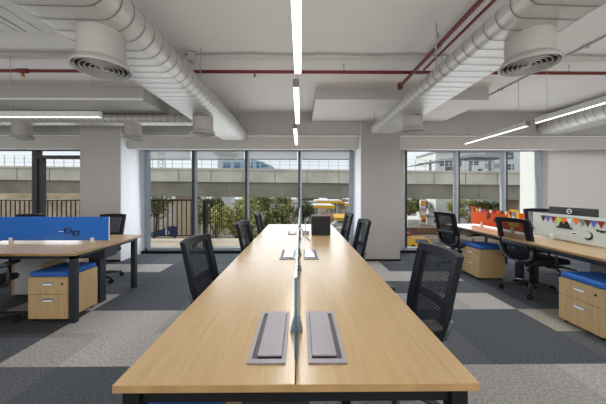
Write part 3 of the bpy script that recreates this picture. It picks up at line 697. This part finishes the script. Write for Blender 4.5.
# ------------------------------------------------------------------ outdoor ground and viaduct
GZ = -4.5
struct(MB().box(-120, 120, 6.6, 200, GZ-.2, GZ).build('ground', 'ground'))
SL = -.0098
def vz(x): return SL*x
t = thing('viaduct', 'long grey concrete railway viaduct crossing behind all the windows', 'viaduct', (0, 26, GZ))
def xprism(b, prof, x0, x1, m=0, step=4):
    return b.prism(prof, lambda u, v, d: (d, u, v+vz(d)), x0, x1, m)
xprism(MB(), [(25.0, 2.18), (25.0, 3.28), (25.3, 3.28), (25.3, 2.18)], -45, 48).build('parapet', 'concrete', t)
xprism(MB(), [(24.9, 3.28), (24.9, 3.46), (25.4, 3.46), (25.4, 3.28)], -45, 48).build('coping', 'concrete', t)
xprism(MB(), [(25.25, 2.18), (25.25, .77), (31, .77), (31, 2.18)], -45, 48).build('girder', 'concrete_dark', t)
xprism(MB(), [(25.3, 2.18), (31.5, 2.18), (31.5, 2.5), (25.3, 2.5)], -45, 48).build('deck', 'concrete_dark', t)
b = MB(); 
for k in range(31):
    x = -44.4 + 3.0*k; b.box(x-.03, x+.03, 24.985, 25.02, 2.18+vz(x), 3.28+vz(x))
for k in range(8):
    x = -43 + 12*k; b.box(x-.03, x+.03, 25.23, 25.27, .82+vz(x), 2.18+vz(x))
b.build('joint_line', 'joint', t)
for x in (-11.2, -30, 22, 40):
    MB().box(x-.85, x+.85, 25.6, 27.6, GZ, .82+vz(x), .05).build('pier', 'pier', t)
t = thing('guard_rail', 'thin pale metal guard rail along the top of the viaduct', 'guard rail', (0, 25.15, 3.46))
for h in (.4, .72, 1.0):
    MB().tube([(-36, 25.15, 3.46+h+vz(-36)), (34, 25.15, 3.46+h+vz(34))], .018, 6).build('rail', 'rail_far', t)
for k in range(76):
    x = -36 + .92*k
    MB().box(x-.022, x+.022, 25.12, 25.18, 3.462+vz(x), 4.48+vz(x)).build('post', 'rail_far', t)
# train on the viaduct
t = thing('train', 'pale blue train with sloping nose on the viaduct behind the middle window', 'train', (-6, 28.5, 2.5))
prof = [(-8.3, 2.55), (-8.3, 4.62), (-4.9, 4.62), (-4.0, 4.45), (-2.9, 3.95), (-2.5, 3.5), (-2.5, 2.55)]
MB().prism(prof, lambda u, v, d: (u, d, v+vz(u)), 27.6, 30.2).build('body', 'train', t)
for k in range(3): MB().box(-8.0+1.1*k, -7.15+1.1*k, 27.57, 27.61, 3.72+.06, 4.3+.06, .02).build('window', 'train_window', t)
MB().prism([(-4.6, 3.75), (-4.6, 4.45), (-4.0, 4.35), (-3.3, 3.95)], lambda u, v, d: (u, d, v), 27.57, 27.61).build('cab_window', 'train_window', t)
# lattice tower, kiosk on the platform
t = thing('lattice_tower', 'pale lattice mast beyond the viaduct at the left pane', 'tower', (-24, 45, GZ))
b = MB()
for sx in (-1, 1):
    b.tube([(-23.4+sx*.9, 45, GZ), (-23.4+sx*.5, 45, 9.4)], .09, 6)
b.build('upright', 'tower', t)
b = MB()
for k in range(12):
    z = 3+.55*k; b.tube([(-24.0, 45, z), (-22.8, 45, z+.55)], .05, 6).tube([(-22.8, 45, z), (-24.0, 45, z+.55)], .05, 6)
b.build('bracing', 'tower', t)
t = thing('rooftop_hut', 'pale small flat roofed building rising above the viaduct in the second pane', 'building', (-12.6, 45, GZ))
MB().box(-14.0, -11.8, 45, 48, GZ, 7.6).build('wall', 'tower', t); MB().box(-14.6, -11.2, 44.7, 48.4, 7.6, 8.1).build('roof', 'building', t)
MB().box(-13.4, -12.4, 44.96, 45.02, 5.6, 6.6).build('window', 'train', t)
# station shelter and white buildings at the right
t = thing('station_shelter', 'grey sloping platform roof on posts above the viaduct in the right window', 'shelter', (16, 30, 2.5))
MB().prism([(12.6, 4.35), (18.4, 5.35), (22.5, 5.25), (22.5, 5.0), (18.4, 5.05), (12.6, 4.25)], lambda u, v, d: (u, d, v), 28.2, 32).build('roof', 'bld_grey', t)
for x in (14.5, 16.8, 19.0, 21.2): MB().box(x-.09, x+.09, 29.5, 29.7, 2.37, 4.9).build('post', 'bld_grey', t)
MB().box(12.8, 22.4, 31.45, 31.5, 2.37, 3.7).build('screen_wall', 'building', t)
MB().box(17.1, 18.9, 31.40, 31.45, 2.9, 4.3).build('poster_board', 'bld_pink', t)
def block(label, x0, x1, y, z1, m, wins, wm='bld_window', d=8):
    t = thing('building', label, 'building', ((x0+x1)/2, y, GZ))
    MB().box(x0, x1, y, y+d, GZ, z1).build('wall', m, t)
    MB().box(x0-.2, x1+.2, y-.2, y+d, z1, z1+.35).build('roof', 'bld_grey', t)
    for (wx, wz, ww, wh) in wins: MB().box(wx-ww/2, wx+ww/2, y-.05, y+.05, wz-wh/2, wz+wh/2).build('window', wm, t)
    return t
block('white apartment block rising behind the station roof at the right window', 24.5, 33.5, 48, 8.4, 'building', [(26, 6.6, 1.6, 1.2), (28.6, 6.6, 1.2, 1.2), (31.5, 6.7, 1.6, 1.1), (26, 4.6, 1.8, 1.1), (30, 4.7, 2.4, .9), (32.6, 4.8, .8, 1.4)])
block('grey block with dark balcony strips beside the white apartment block', 33.9, 38.6, 50, 8.9, 'bld_grey', [(35, 7.2, 1.5, 1.0), (37.3, 7.2, 1.4, 1.0), (35, 5.2, 1.6, 1.0), (37.3, 5.1, 1.4, 1.2)], 'building')
block('tall white block seen at the far right pane', 39.2, 52, 52, 10.2, 'building', [(41, 8.4, 1.8, 1.4), (44.5, 8.4, 2.0, 1.6), (41.2, 6.2, 1.6, 1.2), (44.6, 6.2, 2.2, 1.0), (47.5, 7.4, 1.4, 2.0)])
tag(MB().box(34.2, 37.0, 49.6, 49.7, 4.3, 5.0).build('billboard', 'bld_pink'), 'pale orange board on the grey block behind the viaduct', 'billboard')

# compound wall and lower street scenery
struct(MB().box(-34, -13.3, 17, 17.3, GZ, 1.25).build('boundary_wall_left', 'tan_wall'))
struct(MB().box(8, 24, 36, 36.3, GZ, GZ+.95).build('boundary_wall_right', 'brown_wall'))
t = thing('fuel_canopy', 'yellow edged flat fuel station canopy, lower and nearer one', 'canopy', (3.2, 45, GZ))
MB().box(.7, 5.7, 44, 51, -1.42, -1.02).build('fascia', 'yellow', t); MB().box(.8, 5.6, 44.1, 50.9, -1.02, -.92).build('roof_sheet', 'offwhite', t)
for x in (1.6, 4.8): MB().box(x-.16, x+.16, 45.5, 45.8, GZ, -1.42).build('post', 'offwhite', t)
t = thing('fuel_canopy', 'long yellow fuel station canopy behind, white along its top', 'canopy', (6, 60, GZ))
MB().box(3.2, 9.2, 58, 66, -1.25, -.75).build('fascia', 'yellow', t); MB().box(3.3, 9.1, 58.1, 65.9, -.75, -.55).build('roof_sheet', 'offwhite', t)
for x in (4.2, 8.2): MB().box(x-.2, x+.2, 59.5, 59.9, GZ, -1.25).build('post', 'offwhite', t)
t = thing('fuel_canopy', 'short yellow canopy edge beside the middle column', 'canopy', (10.5, 58, GZ))
MB().box(9.7, 13.4, 57, 62, -1.7, -1.2).build('fascia', 'yellow', t); MB().box(9.8, 13.3, 57.1, 61.9, -1.2, -1.1).build('roof_sheet', 'offwhite', t); MB().box(11.3, 11.7, 58, 58.4, GZ, -1.7).build('post', 'offwhite', t)
block('low white shed with grey roof behind the fuel canopies', -1.2, 3.0, 52, -1.0, 'building', [(-.2, -2.3, 1.2, .8), (1.8, -2.3, 1.0, .8)], d=6)
t = thing('price_pylon', 'tall white fuel station pylon sign with yellow and red panels', 'sign', (21.3, 46, GZ))
MB().box(20.8, 21.8, 46, 46.4, GZ+.1, -.1, .04).build('pylon', 'offwhite', t)
MB().box(20.85, 21.75, 45.95, 46.0, -1.15, -.25).build('emblem_panel', 'offwhite', t)
shell = [(-.26, -.36), (.26, -.36), (.30, -.18)] + [(.42*math.cos(R(a)), -.05+.42*math.sin(R(a))) for a in range(0, 181, 20)] + [(-.30, -.18)]
MB().prism([(u*1.12, v*1.12) for u, v in shell], lambda u, v, d: (21.3+u, d, -.68+v), 45.90, 45.95).build('emblem', 'red_paint', t)
e = MB().prism([(u*.9, v*.9) for u, v in shell], lambda u, v, d: (21.3+u, d, -.68+v), 45.86, 45.90).build('emblem_inner', 'yellow', t)
MB().box(20.85, 21.75, 45.95, 46.0, -3.35, -2.75).build('price_panel', 'yellow', t); MB().box(20.85, 21.75, 45.95, 46.0, -3.95, -3.4).build('price_panel', 'red_paint', t)
MB().box(20.85, 21.75, 45.95, 46.0, -2.1, -1.5).build('price_panel', 'bld_pink', t)
block('small white kiosk beside the fuel pylon', 22.2, 23.8, 45, -3.0, 'building', [(23.0, -3.7, .8, .5)], d=2)
def car(name, label, x, y, L, Hh, m, cab):
    t = thing(name, label, 'vehicle', (x+L/2, y, GZ))
    MB().prism([(0, .25), (0, .85*Hh), (L*.04, Hh*cab), (L*.16, Hh*cab), (L*.26, Hh), (L*.78, Hh), (L*.92, Hh*.62), (L, Hh*.55), (L, .25)], lambda u, v, d: (x+u, y+d, GZ+v), 0, 1.6).build('body', m, t)
    MB().prism([(L*.28, Hh*.66), (L*.30, Hh*.94), (L*.74, Hh*.94), (L*.82, Hh*.66)], lambda u, v, d: (x+u, y-.02-d, GZ+v), 0, .02).build('side_window', 'bld_window', t)
    for fx in (.2, .8): MB().tube([(x+L*fx, y-.05, GZ+.3), (x+L*fx, y+.2, GZ+.3)], .3, 16).tube([(x+L*fx, y+1.4, GZ+.3), (x+L*fx, y+1.65, GZ+.3)], .3, 16).build('wheel', 'tyre', t)
car('car', 'yellow taxi parked below the right window', 10.6, 26.2, 2.6, 1.2, 'yellow', .7)
car('car', 'red van parked behind the yellow taxi', 10.2, 28.6, 2.2, 1.35, 'red_paint', .9)
car('car', 'white car parked under the nearer fuel canopy', 4.6, 41, 3.8, 1.45, 'offwhite', .6)
car('car', 'yellow van at the fuel station beside the white car', 6.3, 44, 3.4, 1.9, 'yellow', .9)
car('car', 'red car at the fuel station below the middle column', 10.2, 43, 3.4, 1.5, 'red_paint', .7)
car('car', 'grey car on the street beneath the trees', -4.6, 24, 3.8, 1.5, 'bld_grey', .6)

def stall(label, x, y, w, h, m):
    t = thing('market_stall', label, 'stall', (x, y, GZ), group='stalls in the street')
    MB().prism([(0, 0), (0, -.35), (1.6, .25), (1.6, .4)], lambda u, v, d: (x+d, y+u, GZ+h+v), 0, w).build('awning', m, t)
    MB().box(x+.1, x+w-.1, y+.4, y+1.2, GZ, GZ+.9, .02).build('counter', 'offwhite', t)
    for q in (.06, w-.06): MB().box(x+q-.04, x+q+.04, y+.1, y+.18, GZ, GZ+h-.2).build('post', 'bld_grey', t)
for a in [('white awning stall beyond the return railing', -6.3, 27, 2.4, 2.3, 'offwhite'), ('brown awning stall below the trees', -9.0, 29, 2.6, 2.2, 'brown_wall'), ('yellow awning stall right of the dark cube outdoors', 4.6, 36, 1.8, 2.3, 'yellow'),
          ('white awning stall near the fuel pylon', 16.8, 41.5, 2.2, 1.5, 'offwhite'), ('red awning stall below the nearer canopy', 3.1, 38, 1.3, 2.1, 'red_paint')]: stall(*a)
t = thing('advert_hoarding', 'grey framed scaffold hoarding left of the central mullion outdoors', 'hoarding', (-3.2, 34, GZ))
MB().box(-3.9, -2.4, 34, 34.1, -1.9, -.2).build('panel', 'tower', t); MB().box(-3.8, -3.65, 34, 34.1, GZ, -1.9).box(-2.65, -2.5, 34, 34.1, GZ, -1.9).build('post', 'bld_grey', t)

def tree(label, x, y, h, r, leaf, n=3200, size=.17, group='trees below the viaduct'):
    t = thing('tree', label, 'tree', (x, y, GZ), group=group)
    rnd = random.Random(int(x*31+y*17))
    MB().tube([(x, y, GZ), (x+.1, y, GZ+h*.4), (x-.05, y+.1, GZ+h*.75)], [.16, .12, .05], 8).tube([(x+.08, y, GZ+h*.4), (x+r*.5, y-.2, GZ+h*.7)], [.08, .03], 6).tube([(x+.08, y, GZ+h*.38), (x-r*.55, y+.2, GZ+h*.68)], [.08, .03], 6).build('trunk', 'trunk', t)
    b = MB()
    lobes = [(x+rnd.uniform(-.6, .6)*r, y+rnd.uniform(-.5, .5)*r, GZ+h-r*rnd.uniform(.45, 1.5), r*rnd.uniform(.38, .62)) for _ in range(11)]
    for k in range(n):
        lx, ly, lz, lr = lobes[k % len(lobes)]
        d = Vector((rnd.gauss(0, 1), rnd.gauss(0, 1), rnd.gauss(0, 1))).normalized()*lr*rnd.uniform(.65, 1.05)
        p = Vector((lx, ly, lz)) + d
        a = Vector((rnd.gauss(0, 1), rnd.gauss(0, 1), rnd.gauss(0, .6))).normalized(); c = a.cross(d if d.length else Vector((0,0,1))).normalized()
        s = size*rnd.uniform(.5, 1.1)
        b.quad([p-a*s, p-c*s*.45, p+a*s, p+c*s*.45], rnd.choices((0, 1, 2), (.5, .3, .2))[0])
    b.build('crown', leaf, t, recalc=False)
A = ['leaf1', 'leaf2', 'leaf3']; B_ = ['leaf2', 'leaf1', 'leaf2']; D_ = ['leaf3', 'leaf1', 'leaf3']
for a in [('yellow green tree seen through the terrace railing in the leftmost middle pane', -18.6, 34.4, 6.3, 2.3, B_), ('dark green tree beside the left edge of the middle window', -26.0, 40, 6.4, 2.2, D_),
          ('bushy green tree just behind the return railing', -7.2, 22.4, 5.5, 1.4, A), ('broad yellow tree filling the second middle pane', -4.9, 20.5, 5.6, 2.0, B_),
          ('green tree left of the third middle pane', -5.0, 37.5, 6.1, 2.1, A), ('lush green tree left of the central mullion', -1.75, 22.2, 5.1, 1.5, A), ('small dark tree behind the central mullion', .3, 40, 4.6, 2.0, D_),
          ('dark tree above the nearer fuel canopy', 2.6, 72, 5.4, 3.0, D_), ('wide dark tree behind the far canopy', 10.0, 76, 5.6, 3.4, D_),
('olive tree in front of the pale blocks left of the fuel pylon', 18.6, 45.6, 4.6, 1.6, A), ('yellowish tree to the right of the pylon', 25.9, 44, 4.8, 1.8, B_), ('dark tree farther to the left of the pylon', 16.4, 51.5, 4.6, 1.8, D_), ('green tree behind the far right swivel chair', 29.6, 44, 4.8, 1.7, A), ('dark round tree straight behind the fuel pylon', 22.4, 49.5, 4.8, 1.7, D_),
          ('pale tree outdoors behind the orange screen', 21.4, 30.5, 4.9, 2.0, B_), ('dense tree outdoors at the right end of the orange screen', 26.0, 33, 5.0, 2.1, A), ('grey green tree right of the second right mullion', 30.6, 36, 5.2, 2.2, D_), ('dark shrubby tree in the left hand window before the wall', -17.5, 14.6, 5.8, 1.0, D_)]:
    tree(*a)
for k in range(11):
    tree('distant tree in the hazy tree line beyond the viaduct', -38+10.2*k, 92+3*(k%3), 5.9+.5*((k*7)%3), 4.0, [A, D_, B_][k % 3], 1500, .55, 'distant tree line')

tag(MB().tube([(6.81, 8, GZ), (6.81, 8, 1.5)], .035, 10).lathe([(.05, 0), (.05, .04), (0, .06)], (6.81, 8, 1.5), 12).build('downpipe', 'pier'), 'thin ochre pipe standing outside beside the sunlit right reveal', 'pipe')

# ------------------------------------------------------------------ light
w = bpy.data.worlds.new('World'); bpy.context.scene.world = w; w.use_nodes = True
nt = w.node_tree; N, L = nt.nodes, nt.links
bg = N['Background']; tc = N.new('ShaderNodeTexCoord'); no = N.new('ShaderNodeTexNoise'); no.inputs['Scale'].default_value = 2.2; no.inputs['Detail'].default_value = 5
L.new(tc.outputs['Generated'], no.inputs['Vector'])
cr = N.new('ShaderNodeValToRGB'); cr.color_ramp.elements[0].position = .35; cr.color_ramp.elements[1].position = .65
cr.color_ramp.elements[0].color = (.78, .84, .90, 1); cr.color_ramp.elements[1].color = (.96, .97, .98, 1)
L.new(no.outputs['Fac'], cr.inputs[0]); L.new(cr.outputs[0], bg.inputs['Color']); bg.inputs['Strength'].default_value = 1.15
def sun(direction, e):
    l = bpy.data.lights.new('sun', 'SUN'); l.energy = e; l.angle = R(1.0); l.color = (1, .95, .87)
    o = bpy.data.objects.new('sun', l); C.objects.link(o); o.rotation_euler = Vector(direction).to_track_quat('-Z', 'Y').to_euler(); o.location = (-10, 12, 14)
sun((.86, -.06, -.50), 2.6)
def area(name, loc, direction, sx, sy, e, col=(1, .98, .95)):
    l = bpy.data.lights.new(name, 'AREA'); l.shape = 'RECTANGLE'; l.size = sx; l.size_y = sy; l.energy = e; l.color = col
    o = bpy.data.objects.new(name, l); C.objects.link(o); o.location = loc; o.rotation_euler = Vector(direction).to_track_quat('-Z', 'Y').to_euler()
area('rear_fill', (0, YB+.1, 1.5), (0, 1, .05), 12, 2.4, 110)  # added fill, there is no window in the back wall
area('rear_up_fill', (0, -2.2, .35), (0, .25, 1), 12, 3, 210)  # added upward fill for the ceiling, unseen behind the camera
area('rear_top_fill', (0, -1.6, 2.85), (0, .3, -1), 10, 2.5, 110)  # added downward fill behind the camera, no lamp hangs there
for (x, y) in ((-.05, 1.3), (-.05, 2.8), (-.08, 4.3), (-2.9, 3.11), (2.98, 4.1), (2.97, 2.6)):
    area('lamp_light', (x, y, 2.212), (0, 0, -1), .05 if x != -2.9 else 1.1, 1.1 if x != -2.9 else .05, 14)
area('side_fill', (6.6, 2.6, 2.86), (-.1, .75, -1), 1.6, 2.2, 55)  # added fill to brighten the right hand wall
area('side_fill', (-6.6, 2.0, 2.86), (.1, .6, -1), 1.6, 2.2, 40)  # added fill for the left side, no ceiling lamp there
area('window_daylight', (-1.2, 5.85, 1.2), (0, -1, -.05), 4.4, 2.0, 60, (.92, .96, 1))
area('window_daylight', (3.9, 5.80, 1.2), (0, -1, -.05), 3.0, 2.0, 55, (.92, .96, 1))
area('window_daylight', (-6.1, 5.85, 1.2), (0, -1, -.05), 3.2, 2.0, 40, (.92, .96, 1))
vs = bpy.context.scene.view_settings
vs.view_transform = 'Standard'; vs.look = 'None'; vs.exposure = 0; vs.gamma = 1
